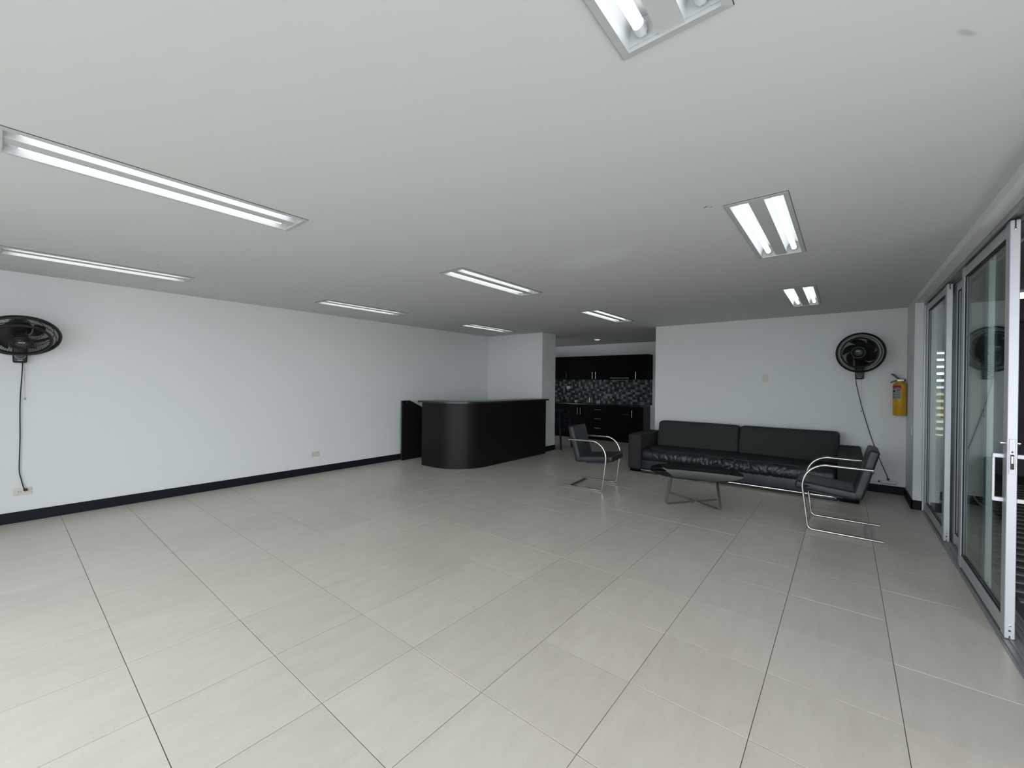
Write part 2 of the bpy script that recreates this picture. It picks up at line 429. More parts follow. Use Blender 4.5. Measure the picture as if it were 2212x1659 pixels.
# ---- sliding door tracks and jamb
tr = thing('trim_1', 'aluminium floor track of the sliding doors', 'track', (0, 0, 0), kind='structure')
bm = bmesh.new(); box(bm, (.690, REAR, -.03), (.860, PILY, .004))
obj('track_base', bm, 'alu_track', tr)
for x in (.705, .731, .757, .785, .812, .842): obj('track_rib', bx(((x-.002, REAR, .003), (x+.002, PILY, .012))), 'alu_track', tr)
hd = thing('trim_2', 'aluminium head track above the sliding doors', 'track', (0, 0, 0), kind='structure')
obj('head_channel', bx(((.690, REAR, HEAD-.008), (.86, PILY, HEAD))), 'alu_track', hd)
for x in (.694, .756, .772, .85): obj('head_fin', bx(((x-.003, REAR, HEAD-.034), (x+.003, PILY, HEAD-.008))), 'alu_track', hd)
struct('trim_3', bx(((.694, PILY-.028, 0), (.704, PILY, HEAD-.008)), ((.694, PILY-.006, 0), (.80, PILY, HEAD-.008))), 'alu', 'aluminium jamb against the white pilaster', 'jamb')

def slide_door(name, label, y0, y1, handle=False, x0=.711, x1=.751, kind='door', sf=.078):
    """y0 near end, y1 far end"""
    d = thing(name, label, kind, ((x0+x1)/2, (y0+y1)/2, .008), kind='structure')
    hx = (x1-x0)/2; hy = (y1-y0)/2; H = 2.352; st = .078; rb = .098; rt = .066
    # near stile: hollow extrusion with a slotted end
    bm = boxb((-hx, -hy, 0), (hx, -hy+st, H), .0025, 1)
    s1 = obj('stile', bm, 'alu', d)
    obj('stile', boxb((-hx, hy-sf, 0), (hx, hy, H), .0025, 1), 'alu', d)
    obj('rail', boxb((-hx+.002, -hy+st, 0.012), (hx-.002, hy-sf, rb), .002, 1), 'alu', d)
    obj('rail', boxb((-hx+.002, -hy+st, H-rt-.01), (hx-.002, hy-sf, H-.01), .002, 1), 'alu', d)
    g = .009
    for sx in (-1, 1):
        x = sx*.007
        xa, xb = sorted((x, x+sx*.006))
        obj('gasket_or_shadow_line', bx(((xa, -hy+st, rb), (xb, -hy+st+g, H-rt-.01)), ((xa, hy-sf-g*2.2, rb), (xb, hy-sf, H-rt-.01)), ((xa, -hy+st, rb), (xb, hy-sf, rb+g)), ((xa, -hy+st, H-rt-.01-g), (xb, hy-sf, H-rt-.01))), 'rubber', d)
    obj('pane', bx(((-.003, -hy+st-.006, rb-.01), (.003, hy-sf+.006, H-rt))), 'door_glass', d)
    # slots and screws at the visible stile end
    def screw(z, rad=.0055, m='chrome'):
        b = bmesh.new(); lathe(b, [(rad, 0), (rad*.95, .002), (rad*.4, .0032)], 12)
        o = obj('screw', b, m, s1); o.matrix_local = Matrix.Translation((0, -hy, z)) @ Matrix.Rotation(PI/2, 4, 'X'); return o
    screw(.075); screw(.045, .0055, 'slot_dark'); screw(H-.05)
    obj('slot', bx(((-.003, -hy-.0008, 0), (.003, -hy+.004, .018)), ((-.003, -hy-.0008, H-.05), (.003, -hy+.004, H))), 'slot_dark', s1)
    if handle:
        y = -hy+.045
        for sx in (-1, 1):
            h = thing('handle', 'white aluminium D-shaped pull handle', 'handle'); del h['category']; h.parent = d
            xo = sx*(hx+.042)
            for z in (.772, 1.022):
                a, b = sorted((sx*hx, xo+sx*.004))
                obj('handle_arm', boxb((a, y-.012, z-.012), (b, y+.012, z+.012), .003), 'alu', h)
            obj('handle_grip', boxb((xo-.006, y-.011, .762), (xo+.006, y+.011, 1.032), .004), 'alu', h)
            b = bmesh.new(); lathe(b, [(.013, 0), (.013, .012), (.010, .020), (.0, .021)], 16, cap=False)
            o = obj('lock_knob', b, 'chrome', d, smooth=True); o.matrix_local = Matrix.Translation((sx*hx, y-.01, 1.097)) @ Matrix.Rotation(sx*PI/2, 4, 'Y')
        lp = obj('lock_plate', boxb((-.0125, -hy-.0022, .925), (.0125, -hy, 1.125), .0015, 1), 'alu', d, label='pale metal lock face plate')
        obj('lock_slot', bx(((-.007, -hy-.003, .952), (.007, -hy-.001, 1.035))), 'slot_dark', lp)
        obj('lock_hook', boxb((-.0045, -hy-.006, .985), (.0045, -hy-.002, 1.028), .001), 'brushed_steel', lp)
        for z, m in ((.94, 'chrome'), (1.05, 'slot_dark'), (1.11, 'chrome')):
            b = bmesh.new(); lathe(b, [(.0045, 0), (.004, .001)], 10)
            o = obj('plate_screw', b, m, lp); o.matrix_local = Matrix.Translation((0, -hy-.0022, z)) @ Matrix.Rotation(PI/2, 4, 'X')
    return d
slide_door('door_1', 'far glass sliding door next to the white pilaster', 5.435, 6.632)
slide_door('door_2', 'near glass sliding door with white D handle and lock plate', 3.565, 4.800, handle=True)
slide_door('window_2', 'fixed outer glass panel behind the gap between the two sliding doors', 4.35, 5.60, x0=.772, x1=.806, kind='window', sf=.21)

# ---- outside the doors: covered corridor
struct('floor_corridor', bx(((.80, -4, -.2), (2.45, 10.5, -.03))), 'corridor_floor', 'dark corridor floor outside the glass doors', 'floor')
dk = thing('trim_deck', 'grey slats of the deck outside the glass doors', 'deck', (0, 0, -.03), kind='structure')
for k in range(27):
    y = 4.12+k*.205
    obj('slat', boxb((.93, y, 0), (2.40, y+.062, .012), .003, 1), 'deck_slat', dk)
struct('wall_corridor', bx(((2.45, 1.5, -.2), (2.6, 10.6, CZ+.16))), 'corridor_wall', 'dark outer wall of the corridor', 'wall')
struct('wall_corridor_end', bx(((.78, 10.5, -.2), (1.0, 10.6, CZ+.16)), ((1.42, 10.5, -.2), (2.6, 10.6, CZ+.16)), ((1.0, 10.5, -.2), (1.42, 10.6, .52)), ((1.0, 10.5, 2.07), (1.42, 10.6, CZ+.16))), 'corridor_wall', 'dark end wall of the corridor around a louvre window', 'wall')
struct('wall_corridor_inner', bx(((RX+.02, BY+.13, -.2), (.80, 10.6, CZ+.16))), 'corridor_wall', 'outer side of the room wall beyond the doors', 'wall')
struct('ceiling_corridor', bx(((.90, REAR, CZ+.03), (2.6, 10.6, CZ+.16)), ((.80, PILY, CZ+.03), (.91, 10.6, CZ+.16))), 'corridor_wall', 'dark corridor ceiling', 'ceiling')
lv = thing('window_4', 'bright louvre window at the far end of the corridor', 'window', (1.21, 10.55, .52), kind='structure')
obj('window_frame', bx(((-.21, -.03, 0), (-.19, .03, 1.55)), ((.19, -.03, 0), (.21, .03, 1.55)), ((-.21, -.03, 0), (.21, .03, .03)), ((-.21, -.03, 1.52), (.21, .03, 1.55))), 'alu', lv)
for k in range(12):
    b = boxb((-.19, -.045, -.003), (.19, .045, .003), .001, 1)
    o = obj('louvre', b, 'louvre_glass', lv); o.matrix_local = Matrix.Translation((0, 0, .09+k*.123)) @ Matrix.Rotation(-1.12, 4, 'X')
struct('ground_terrace', bx(((-30, -40, -.3), (30, REAR-.1, -.07))), 'terrace', 'pale terrace outside the rear glazing', 'ground')
nb = thing('neighbour_building', 'ochre building seen through the louvre window', 'building', (4, 26, -3), kind='structure')
obj('wall', bx(((-9, 0, 0), (9, 6, 4.35))), 'ochre_wall', nb); obj('roof_edge', bx(((-9.3, -.3, 4.35), (9.3, 6.3, 4.6))), 'concrete', nb)

# ================================================================== CEILING LIGHTS
def make_light():
    t = thing('ceiling_light', 'x', 'ceiling light', (0, 0, CZ), group='recessed twin-tube ceiling lights')
    hw, hl = LW/2, LL/2; fl = .024
    bm = bmesh.new()
    # rim: bevelled flange just below the ceiling
    def ring(bm, a, b, za, zb):
        A = [bm.verts.new((x, y, za)) for x, y in ((-a[0], -a[1]), (a[0], -a[1]), (a[0], a[1]), (-a[0], a[1]))]
        B = [bm.verts.new((x, y, zb)) for x, y in ((-b[0], -b[1]), (b[0], -b[1]), (b[0], b[1]), (-b[0], b[1]))]
        for k in range(4): bm.faces.new((A[k], A[(k+1) % 4], B[(k+1) % 4], B[k]))
    ring(bm, (hw, hl), (hw, hl), -.0005, -.006)
    ring(bm, (hw, hl), (hw-fl, hl-fl), -.006, -.0085)
    ring(bm, (hw-fl, hl-fl), (hw-fl, hl-fl), -.0085, .03)
    ring(bm, (hw, hl), (hw-fl-.002, hl-fl-.002), -.0005, .03)
    obj('frame', bm, 'light_frame', t)
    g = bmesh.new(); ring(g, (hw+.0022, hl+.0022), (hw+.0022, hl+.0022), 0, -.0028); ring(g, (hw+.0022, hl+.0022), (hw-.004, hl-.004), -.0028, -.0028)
    obj('gasket_or_shadow_line', g, 'slot_dark', t)  # dark ring drawn in as the shadow line around the flange
    iw, il = hw-fl, hl-fl; cw = .037
    obj('centre_panel', bx(((-cw, -il, -.002), (cw, il, .004))), 'light_panel', t)
    n = 12; dep = .072
    for s in (-1, 1):
        a, b = cw, iw; mid = (a+b)/2; half = (b-a)/2
        prof = [(mid+half*math.cos(PI*k/n), .004+dep*math.sin(PI*k/n)**.75) for k in range(n+1)]
        bm = bmesh.new()
        P = [[bm.verts.new((s*x, y, z)) for x, z in prof] for y in (-il, il)]
        for k in range(n): bm.faces.new((P[0][k], P[0][k+1], P[1][k+1], P[1][k]))
        rf = obj('reflector', mesh('reflector', bm, 'light_reflector', True), None, t)
        for e in (-1, 1):
            bm = bmesh.new(); prism(bm, prof, 1, e*(il-.004), e*il)
            for v in bm.verts: v.co.x *= s
            obj('reflector_end', bm, 'light_reflector', rf)
        z = .026; rr = .0165
        bm = bmesh.new(); L = il-.045
        tube(bm, [(s*mid, -L+L*2*k/6, z) for k in range(7)], rr, 14)
        tb = obj('tube', mesh('tube', bm, 'tube_glow', True), None, t)
        for e in (-1, 1):
            bm = bmesh.new(); y0, y1 = e*L, e*(L+.030)
            tube(bm, [(s*mid, y0, z), (s*mid, y1, z)], rr*1.06, 14)
            obj('tube_cap', mesh('tube_cap', bm, 'light_socket', True), None, tb)
            obj('socket', boxb((s*mid-.011, min(e*(L+.028), e*(il-.002)), z-.010), (s*mid+.011, max(e*(L+.028), e*(il-.002)), z+.03), .003, 1), 'light_socket', t)
            obj('socket_pin', bx(((s*mid-.003, min(y1, y1+e*.0008), z-.006), (s*mid+.003, max(y1, y1+e*.0008), z-.002))), 'slot_dark', tb)
    # closed housing above the reflectors
    obj('housing', bx(((-iw-.004, -il-.004, .085), (iw+.004, il+.004, .09)), ((-iw-.005, -il-.005, .0), (-iw-.003, il+.005, .09)), ((iw+.003, -il-.005, .0), (iw+.005, il+.005, .09)), ((-iw, -il-.005, 0), (iw, -il-.003, .09)), ((-iw, il+.003, 0), (iw, il+.005, .09))), 'light_frame', t)
    return t
LBL = {(0, 0): 'long light strip in the ceiling near the left wall, above the left fan',
       (1, 0): 'largest long twin-tube light, at the left edge of the photo above all others',
       (2, 0): 'twin-tube light cut off by the top edge of the photo',
       (0, 1): 'twin-tube light along the left wall, between the left fan and the counter',
       (1, 1): 'twin-tube light in the middle of the ceiling, left of the plaster patch',
       (2, 1): 'big square-looking twin-tube light at right, beside the black ceiling scuff',
       (0, 2): 'small twin-tube light directly above the reception counter',
       (1, 2): 'small twin-tube light just in front of the kitchen opening',
       (2, 2): 'small twin-tube light above the sofa, nearest the right-hand fan'}
proto = None
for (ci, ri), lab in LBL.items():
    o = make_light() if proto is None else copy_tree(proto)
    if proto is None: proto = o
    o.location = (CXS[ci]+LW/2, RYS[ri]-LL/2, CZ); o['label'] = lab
cl = thing('corridor_lamp', 'small bright ceiling lamp in the corridor beyond the near door', 'ceiling lamp', (1.50, 7.0, CZ+.03))
bm = bmesh.new(); lathe(bm, [(.12, 0), (.12, -.02), (.11, -.03)], 28); obj('lamp_base', bm, 'white_plastic', cl)
bm = bmesh.new(); lathe(bm, [(.105, -.028), (.10, -.05), (.06, -.075), (.001, -.08)], 28); obj('lamp_diffuser', bm, 'downlight_glow', cl, smooth=True)
dl = thing('downlight', 'small round lit ceiling spot in the dark kitchen', 'downlight', (-4.51, 8.736, CZ))
bm = bmesh.new(); lathe(bm, [(.085, 0), (.085, -.010), (.066, -.016), (.064, -.006)], 28, cap=False); obj('trim_ring', bm, 'white_plastic', dl, smooth=True)
bm = bmesh.new(); lathe(bm, [(.066, -.004), (.066, -.012), (.03, -.018), (.001, -.019)], 28); obj('diffuser', bm, 'downlight_glow', dl, smooth=True)

# ================================================================== RECEPTION COUNTER
ctr = thing('reception_counter', 'dark espresso reception counter with rounded front corner', 'counter', (-5.1, 5.6, 0))
def counter_path(off=0.0, y_end=6.90, x_start=-5.60):
    # outer face path: left end -> curved corner -> along Y
    fx_, fy_, R = -4.685+off, 4.512-off, .62+off
    pts = [(x_start, fy_)]
    cx_, cy_ = fx_-R, fy_+R
    for k in range(25):
        a = -PI/2+PI/2*k/24
        pts.append((cx_+R*math.cos(a), cy_+R*math.sin(a)))
    pts.append((fx_, y_end)); return pts
def wall_strip(path, th, z0, z1):
    bm = bmesh.new(); n = len(path); inn = []
    for i, p in enumerate(path):
        a = Vector(path[max(0, i-1)]); b = Vector(path[min(n-1, i+1)]); t = (b-a).normalized(); nl = Vector((-t.y, t.x))
        inn.append((p[0]+nl.x*th, p[1]+nl.y*th))
    O0 = [bm.verts.new((*p, z0)) for p in path]; O1 = [bm.verts.new((*p, z1)) for p in path]
    I0 = [bm.verts.new((*p, z0)) for p in inn]; I1 = [bm.verts.new((*p, z1)) for p in inn]
    for i in range(n-1):
        bm.faces.new((O0[i], O0[i+1], O1[i+1], O1[i])); bm.faces.new((I0[i+1], I0[i], I1[i], I1[i+1]))
        bm.faces.new((O1[i], O1[i+1], I1[i+1], I1[i])); bm.faces.new((O0[i+1], O0[i], I0[i], I0[i+1]))
    for k in (0, n-1): bm.faces.new((O0[k], O1[k], I1[k], I0[k]))
    return bm
def loc(o, p=None):
    o.location = (-Vector(p or (-5.1, 5.6, 0))); return o
fr = loc(obj('front_panel', mesh('front_panel', wall_strip(counter_path(), .022, .0, 1.066), 'espresso', True), None, ctr))
tp = loc(obj('counter_top', mesh('counter_top', wall_strip(counter_path(.055, 6.925, -5.65), .44, 1.066, 1.096), 'counter_top', True), None, ctr))
loc(obj('end_panel', boxb((-5.60, 4.535, 0), (-5.58, 4.90, 1.066), .002), 'espresso', ctr))
loc(obj('end_panel', boxb((-5.05, 6.876, 0), (-4.71, 6.898, 1.066), .002), 'espresso', ctr))
loc(obj('work_shelf', bx(((-5.56, 4.60, .72), (-5.10, 5.15, .745)), ((-5.45, 5.15, .72), (-4.72, 6.85, .745))), 'espresso', ctr))
gt = thing('side_gate_panel', 'dark panel with sloped top against the left wall beside the counter', 'panel', (-6.19, 4.9, 0))
bm = bmesh.new(); prism(bm, [(-.37, .004), (.75, .004), (.75, .52), (.36, .80), (-.20, 1.072), (-.37, 1.072)], 0, -.016, .016)
# slope: from y=4.70 (z 1.07) down past the counter edge
bmesh.ops.bevel(bm, geom=bm.edges[:], offset=.0015, segments=1, affect='EDGES')
pl = obj('board', bm, 'espresso', gt)
obj('edge_band', boxb((-.0175, -.3735, .004), (.0175, -.369, 1.072), .001, 1), 'counter_top', gt)
b = bmesh.new(); lathe(b, [(.012, 0), (.012, .004), (.008, .008)], 14); o = obj('bolt_cover', b, 'black_plastic_grey', gt); o.matrix_local = Matrix.Translation((.016, -.27, 1.035)) @ Matrix.Rotation(PI/2, 4, 'Y')

# ================================================================== SOFA
sf = thing('sofa', 'long black sofa with leather seat and two fabric back cushions', 'sofa', (-1.29, 6.92, 0))
SX0, SXA, SXB, SX1 = -2.76, -2.545, -.07, .172
YF, YBK = 6.455, 7.36
def so(name, bm, m, parent=sf, smooth=True):
    o = obj(name, mesh(name, bm, m, smooth, 1.2), None, parent)
    if parent is sf: o.location = (1.29, -6.92, 0)
    return o
def armfn(p, n): return p + n*.004*noise.noise(p*7)
for a, b in ((SX0, SXA), (SXB, SX1)):
    ar = so('armrest', rbox((a, YF, .045), (b, YBK, .602), .028, .06, armfn), 'fabric')
    # piping seams along front edges
    bm = bmesh.new()
    tube(bm, [(a+.028, YF+.004, .575), (b-.028, YF+.004, .575)], .004, 6)
    tube(bm, [(a+.012, YF+.012, .08), (a+.012, YF+.012, .57)], .0035, 6); tube(bm, [(b-.012, YF+.012, .08), (b-.012, YF+.012, .57)], .0035, 6)
    o = so('seam', bm, 'fabric', ar)
    so('foot', boxb((a+.03, YF+.03, 0), (b-.03, YBK-.05, .05), .004), 'espresso_dark')
so('back_frame', rbox((SXA-.02, 7.20, .06), (SXB+.02, YBK, .60), .025, .1), 'fabric')
so('seat_base', rbox((SXA, YF+.025, .052), (SXB, 7.22, .215), .012, .1), 'leather')
so('chrome_strip', boxb((SXA, YF+.004, .034), (SXB, YF+.03, .052), .003), 'chrome')
for a, b in ((SXA+.0, SXA+.28), (SXB-.34, SXB)): so('foot', boxb((a, YF+.02, 0), (b, YF+.30, .036), .003), 'leather')
def seatfn(p, n):
    t = (p.x-SXA)/(SXB-SXA)
    f = max(0, 1-(p.y-YF)/.20)          # near the front
    w = 0.5+0.5*noise.noise(Vector((p.x*1.1, 3, 0)))
    wr = noise.noise(Vector((p.x*17+1.5*noise.noise(Vector((p.x*4, p.z*9, 1))), p.z*4, p.y*3)))
    w2 = noise.noise(Vector((p.x*31+4, p.z*6+2*p.y, 7)))
    wr = -max(0, 1-abs(wr)/.22)**1.3 - .5*max(0, 1-abs(w2)/.25)
    amp = .026*f*math.sin(PI*min(1, max(0, (t-.03)/.94)))**.5*(.35+.65*w)
    q = p + n*amp*wr + n*.006*noise.noise(p*2.3)
    q.z += .012*math.sin(PI*t)*(1 if n.z > .3 else 0) + .030*max(0, (p.y-YF)/.6)*(1 if n.z > .3 else 0)
    if n.y < -.2: q.y -= .022*math.sin(PI*min(1, max(0, (p.z-.18)/.2)))
    return q
sc = so('seat_cushion', rbox((SXA+.004, YF+.012, .188), (SXB-.004, 7.15, .372), .045, .0125, seatfn), 'leather_seat')
bm = bmesh.new(); tube(bm, [(SXA+.03+(SXB-SXA-.06)*k/30, YF+.028+.004*math.sin(k), .369+.006*math.sin(k*.9)) for k in range(31)], .0045, 6)
so('piping', bm, 'leather_seat', sc)
def backfn(x0, x1):
    def f(p, n):
        u = (p.x-x0)/(x1-x0); v = (p.z-.37)/.42
        q = Vector(p)
        if n.y < -.2: q.y -= .028*math.sin(PI*min(1, max(0, u)))**.6*math.sin(PI*min(1, max(0, v)))
        q += n*.007*noise.noise(p*3.1)
        q.y += .10*(v-.1)
        return q
    return f
for a, b in ((-2.475, -1.256), (-1.247, -.052)):
    so('back_cushion', rbox((a, 6.965, .375), (b, 7.16, .795), .05, .05, backfn(a, b)), 'fabric')

# ================================================================== ARMCHAIRS (flat cantilever tube chairs)
def make_chair(label, locn, rz):
    t = thing('armchair', label, 'armchair', locn, rz, group='black leather cantilever armchairs')
    W = .283
    for s in (-1, 1):
        # one bent tube: arm, front curve, floor runner
        A = [Vector((-.215, s*W, .648)), Vector((.12, s*W, .650))]
        arc = []
        cx_, cz_, rx_, rz_ = .12, .430, .195, .220
        for k in range(1, 13):
            a = PI/2 - (PI/2+.10)*k/12
            arc.append(Vector((cx_+rx_*math.cos(a), s*W, cz_+rz_*math.sin(a))))
        low = fillet([arc[-1], (.268, s*W, .0125), (-.292, s*W, .0125)], .045, 7)
        pts = A + arc + low[1:]
        bm = bmesh.new(); tube(bm, pts, .0115, 10)
        obj('frame_tube', mesh('frame_tube', bm, 'chrome', True), None, t)
        # short tube from arm end turning in to the back, and seat bracket
        bm = bmesh.new(); tube(bm, [(-.209, s*W, .642), (-.212, s*(W-.02), .622), (-.212, s*(W-.065), .618)], .009, 8)
        obj('back_bracket', mesh('back_bracket', bm, 'chrome', True), None, t)
        bm = bmesh.new(); tube(bm, [(.311, s*W, .425), (.290, s*(W-.03), .418), (.27, s*(W-.06), .418)], .009, 8)
        obj('seat_bracket', mesh('seat_bracket', bm, 'chrome', True), None, t)
    obj('floor_bar', boxb((-.215, -W, .008), (-.165, W, .014), .002, 1), 'brushed_steel', t)
    hw = .228
    def wr(p, n):
        d = Vector(p)
        k = noise.noise(Vector((p.x*9, p.y*26, p.z*9)))
        if n.z > .5: d.z -= .006*abs(k)
        d += n*.003*noise.noise(p*12)
        return d
    # seat
    bm = rbox((-.245, -hw, -.041), (.245, hw, .041), .022, .028, wr)
    m = Matrix.Translation((.135, 0, .402)) @ Matrix.Rotation(-.095, 4, 'Y')
    st = obj('seat', mesh('seat', bm, 'leather', True, 1.2), None, t, mtx=m)
    bm = bmesh.new()
    for s in (-1, 1): tube(bm, [(-.2+.44*k/10, s*(hw-.012), .040) for k in range(11)], .0035, 6)
    tube(bm, [(.236, -hw+.015+(2*hw-.03)*k/10, .036) for k in range(11)], .0035, 6)
    obj('piping', mesh('piping', bm, 'leather', True), None, st)
    bm = bmesh.new(); tube(bm, spline([(-.16, -.19, -.040), (-.05, -.2, -.062), (.10, -.2, -.056), (.2, -.19, -.040)], 5), .004, 6)
    o = obj('sling', rbox((-.14, -hw+.03, -.060), (.16, hw-.03, -.036), .011, .06), 'leather', st); bm.free()
    def wr2(p, n):
        d = Vector(p); k = noise.noise(Vector((p.x*8, p.y*7+3, p.z*22+p.y*10)))
        if n.x > .5: d.x -= .010*abs(k)*max(0, min(1, (.1-p.z)/.25))
        return d + n*.003*noise.noise(p*11)
    bm = rbox((-.040, -hw, -.245), (.040, hw, .245), .022, .028, wr2)
    m = Matrix.Translation((-.165, 0, .585)) @ Matrix.Rotation(-.265, 4, 'Y')
    bk = obj('backrest', mesh('backrest', bm, 'leather', True, 1.2), None, t, mtx=m)
    bm = bmesh.new()
    for s in (-1, 1): tube(bm, [(.036, s*(hw-.012), -.22+.44*k/10) for k in range(11)], .0035, 6)
    tube(bm, [(.034, -hw+.015+(2*hw-.03)*k/10, .236) for k in range(11)], .0035, 6)
    obj('piping', mesh('piping', bm, 'leather', True), None, bk)
    return t
make_chair('black leather armchair with chrome arms standing in front of the kitchen opening', (-2.765, 5.215, 0), math.radians(6))
make_chair('black leather armchair with chrome arms at the right end of the sofa', (-.008, 5.288, 0), PI)

# ================================================================== COFFEE TABLE
ct = thing('coffee_table', 'low round dark glass coffee table on crossed steel legs', 'table', (-1.42, 5.257, 0))
bm = bmesh.new(); lathe(bm, [(.502, .374), (.510, .377), (.510, .383), (.504, .386)], 72)
o = obj('table_top', mesh('table_top', bm, 'smoked_glass', True, .5), None, ct); o.location = (.035, -.062, 0)
Fp = [1.07*Vector(v) for v in ((-.200, -.297, 0), (.325, -.187, 0), (.209, .293, 0), (-.327, .189, 0))]
for a, b in ((0, 2), (1, 3)):
    A, B = Fp[a], Fp[b]; tA = A*.84; tB = B*.84
    lift = .006 if a == 0 else .019
    pts = fillet([(tA.x, tA.y, .374), (A.x, A.y, lift), (B.x, B.y, lift), (tB.x, tB.y, .374)], .022, 6)
    d = (B-A).normalized(); sd = Vector((-d.y, d.x, 0)); bm = bmesh.new(); rings = []
    for i, p in enumerate(pts):
        q0 = pts[max(0, i-1)]; q1 = pts[min(len(pts)-1, i+1)]; tg = (q1-q0).normalized(); nr = tg.cross(sd)
        rings.append([bm.verts.new(p+sd*u*.021+nr*v*.005) for u, v in ((1, 1), (-1, 1), (-1, -1), (1, -1))])
    for R0, R1 in zip(rings, rings[1:]):
        for k in range(4): bm.faces.new((R0[k], R0[(k+1) % 4], R1[(k+1) % 4], R1[k]))
    bm.faces.new(rings[0]); bm.faces.new(rings[-1])
    obj('leg_loop', mesh('leg_loop', bm, 'brushed_steel', True, .6), None, ct)
for p in Fp:
    b = bmesh.new(); lathe(b, [(.02, .366), (.02, .3742)], 16, (p.x*.84, p.y*.84)); obj('glass_pad', b, 'brushed_steel', ct)

# ================================================================== WALL FANS
def make_fan(label, base, facing, head, tilt, swing, plug_pts, pull):
    """base: wall point behind the control box; facing: rotation so local -Y points into the room"""
    t = thing('wall_fan', label, 'fan', base, facing, group='black wall fans')
    # control box on the wall
    bm = boxb((-.052, -.085, -.065), (.052, 0, .20), .014, 3)
    for v in bm.verts:
        if v.co.z < 0: v.co.x *= .88
    cb = obj('control_box', mesh('control_box', bm, 'black_plastic', True), None, t)
    b = bmesh.new(); lathe(b, [(.031, 0), (.031, .006), (.026, .009), (.024, .009)], 28); k = obj('speed_dial', b, 'black_plastic_grey', cb, smooth=True)
    k.matrix_local = Matrix.Translation((0, -.084, .01)) @ Matrix.Rotation(PI/2, 4, 'X')
    b = bmesh.new(); tube(b, [(.036*math.cos(a), 0, .036*math.sin(a)) for a in [PI*.75+PI*1.2*i/18 for i in range(19)]], .0018, 5)
    o = obj('dial_mark', b, 'silver_print', cb); o.location = (0, -.0855, .01)
    o = obj('badge', bx(((-.016, -.0862, -.045), (.016, -.084, -.038))), 'silver_print', cb)
    # neck
    hv = Vector(head)
    HR = Matrix.Rotation(swing, 4, 'Z') @ Matrix.Rotation(tilt, 4, 'X')
    motor_back = (Matrix.Translation(hv) @ HR) @ Vector((0, .15, 0))
    bm = bmesh.new(); tube(bm, [(0, -.04, .17), (0, -.045, .22), ((motor_back.x)*.6, motor_back.y*.6-.02, max(.22, motor_back.z*.7)), motor_back], [.030, .028, .026, .03], 12)
    obj('neck', mesh('neck', bm, 'black_plastic', True), None, t)
    H = bpy.data.objects.new('fan_head', None); H.empty_display_size = .1; COL.objects.link(H); H.parent = t; H.matrix_local = Matrix.Translation(hv) @ HR
    # head-local: axis -Y forward; build with z axis then rotate: local Z -> -Y
    RZ = Matrix.Rotation(PI/2, 4, 'X')
    def ho(name, bm, m, smooth=True):
        return obj(name, mesh(name, bm, m, smooth), None, H, mtx=RZ)
    R = .255
    bm = bmesh.new(); torus(bm, R-.002, .0135, 0, 64, 8, 1.4); ho('rim', bm, 'black_plastic')
    bm = bmesh.new(); torus(bm, .192, .0115, .050, 56, 8); torus(bm, .224, .003, .034, 56, 6); torus(bm, .072, .008, .083, 32, 6); ho('guard_ring', bm, 'black_plastic')
    def zf(r): return .085*(1-max(0, (r-.06)/(R-.06))**2.2)
    def zb(r): return -.105*(1-max(0, (r-.06)/(R-.06))**3)
    bm = bmesh.new()
    N = 92
    for k in range(N):
        a0 = 2*PI*k/N
        pts = []
        for i in range(11):
            r = .062+(R-.062)*i/10; a = a0+.75*(i/10)**1.1
            pts.append((r*math.cos(a), r*math.sin(a), zf(r)))
        tube(bm, pts, .0015, 3, cap=False)
    ho('front_guard', bm, 'black_plastic')
    bm = bmesh.new()
    for k in range(84):
        a0 = 2*PI*k/84; pts = []
        for i in range(9):
            r = .062+(R-.062)*i/8; a = a0-.35*(i/8)
            pts.append((r*math.cos(a), r*math.sin(a), zb(r)))
        tube(bm, pts, .0015, 3, cap=False)
    torus(bm, .16, .0025, zb(.16), 48, 5); torus(bm, .215, .0025, zb(.215), 48, 5)
    ho('rear_guard', bm, 'black_plastic')
    bm = bmesh.new(); lathe(bm, [(.062, .078), (.062, .088), (.052, .094), (.046, .090), (.044, .093), (.001, .099)], 36); hc = ho('hub_cap', bm, 'black_plastic')
    bm = bmesh.new(); lathe(bm, [(.040, .094), (.036, .0975), (.001, .100)], 32); obj('hub_disc', mesh('hub_disc', bm, 'black_plastic_grey', True), None, hc)
    obj('hub_badge', bx(((-.021, .012, .097), (.021, .022, .1015))), 'silver_print', hc)
    bm = bmesh.new(); lathe(bm, [(.035, .05), (.04, .02), (.04, -.05), (.02, -.07)], 24); ho('spinner', bm, 'black_plastic')
    bm = bmesh.new(); lathe(bm, [(.07, -.075), (.075, -.11), (.07, -.17), (.045, -.20), (.01, -.205)], 28); ho('motor_housing', bm, 'black_plastic')
    for k in range(6):
        bm = bmesh.new(); grid = []
        for i in range(12):
            u = i/11; r = .038+.150*u; am = 2*PI*k/6 + .95*u**1.3
            hwid = (.27+.26*math.sin(PI*min(1, .15+.85*u)))*(1 if u < .92 else .82)
            row = []
            for j in range(6):
                v = j/5-.5; a = am+v*2*hwid; row.append(bm.verts.new((r*math.cos(a), r*math.sin(a), -.01+v*.055*(1-.3*u))))
            grid.append(row)
        for i in range(11):
            for j in range(5): bm.faces.new((grid[i][j], grid[i+1][j], grid[i+1][j+1], grid[i][j+1]))
        bmesh.ops.solidify(bm, geom=bm.faces[:], thickness=.0018)
        ho('blade', bm, 'blade_plastic')
    # cords (given in fan-local coordinates)
    bm = bmesh.new(); tube(bm, spline(plug_pts, 6), .0042, 7); pc = obj('power_cord', mesh('power_cord', bm, 'cord_black', True), None, t)
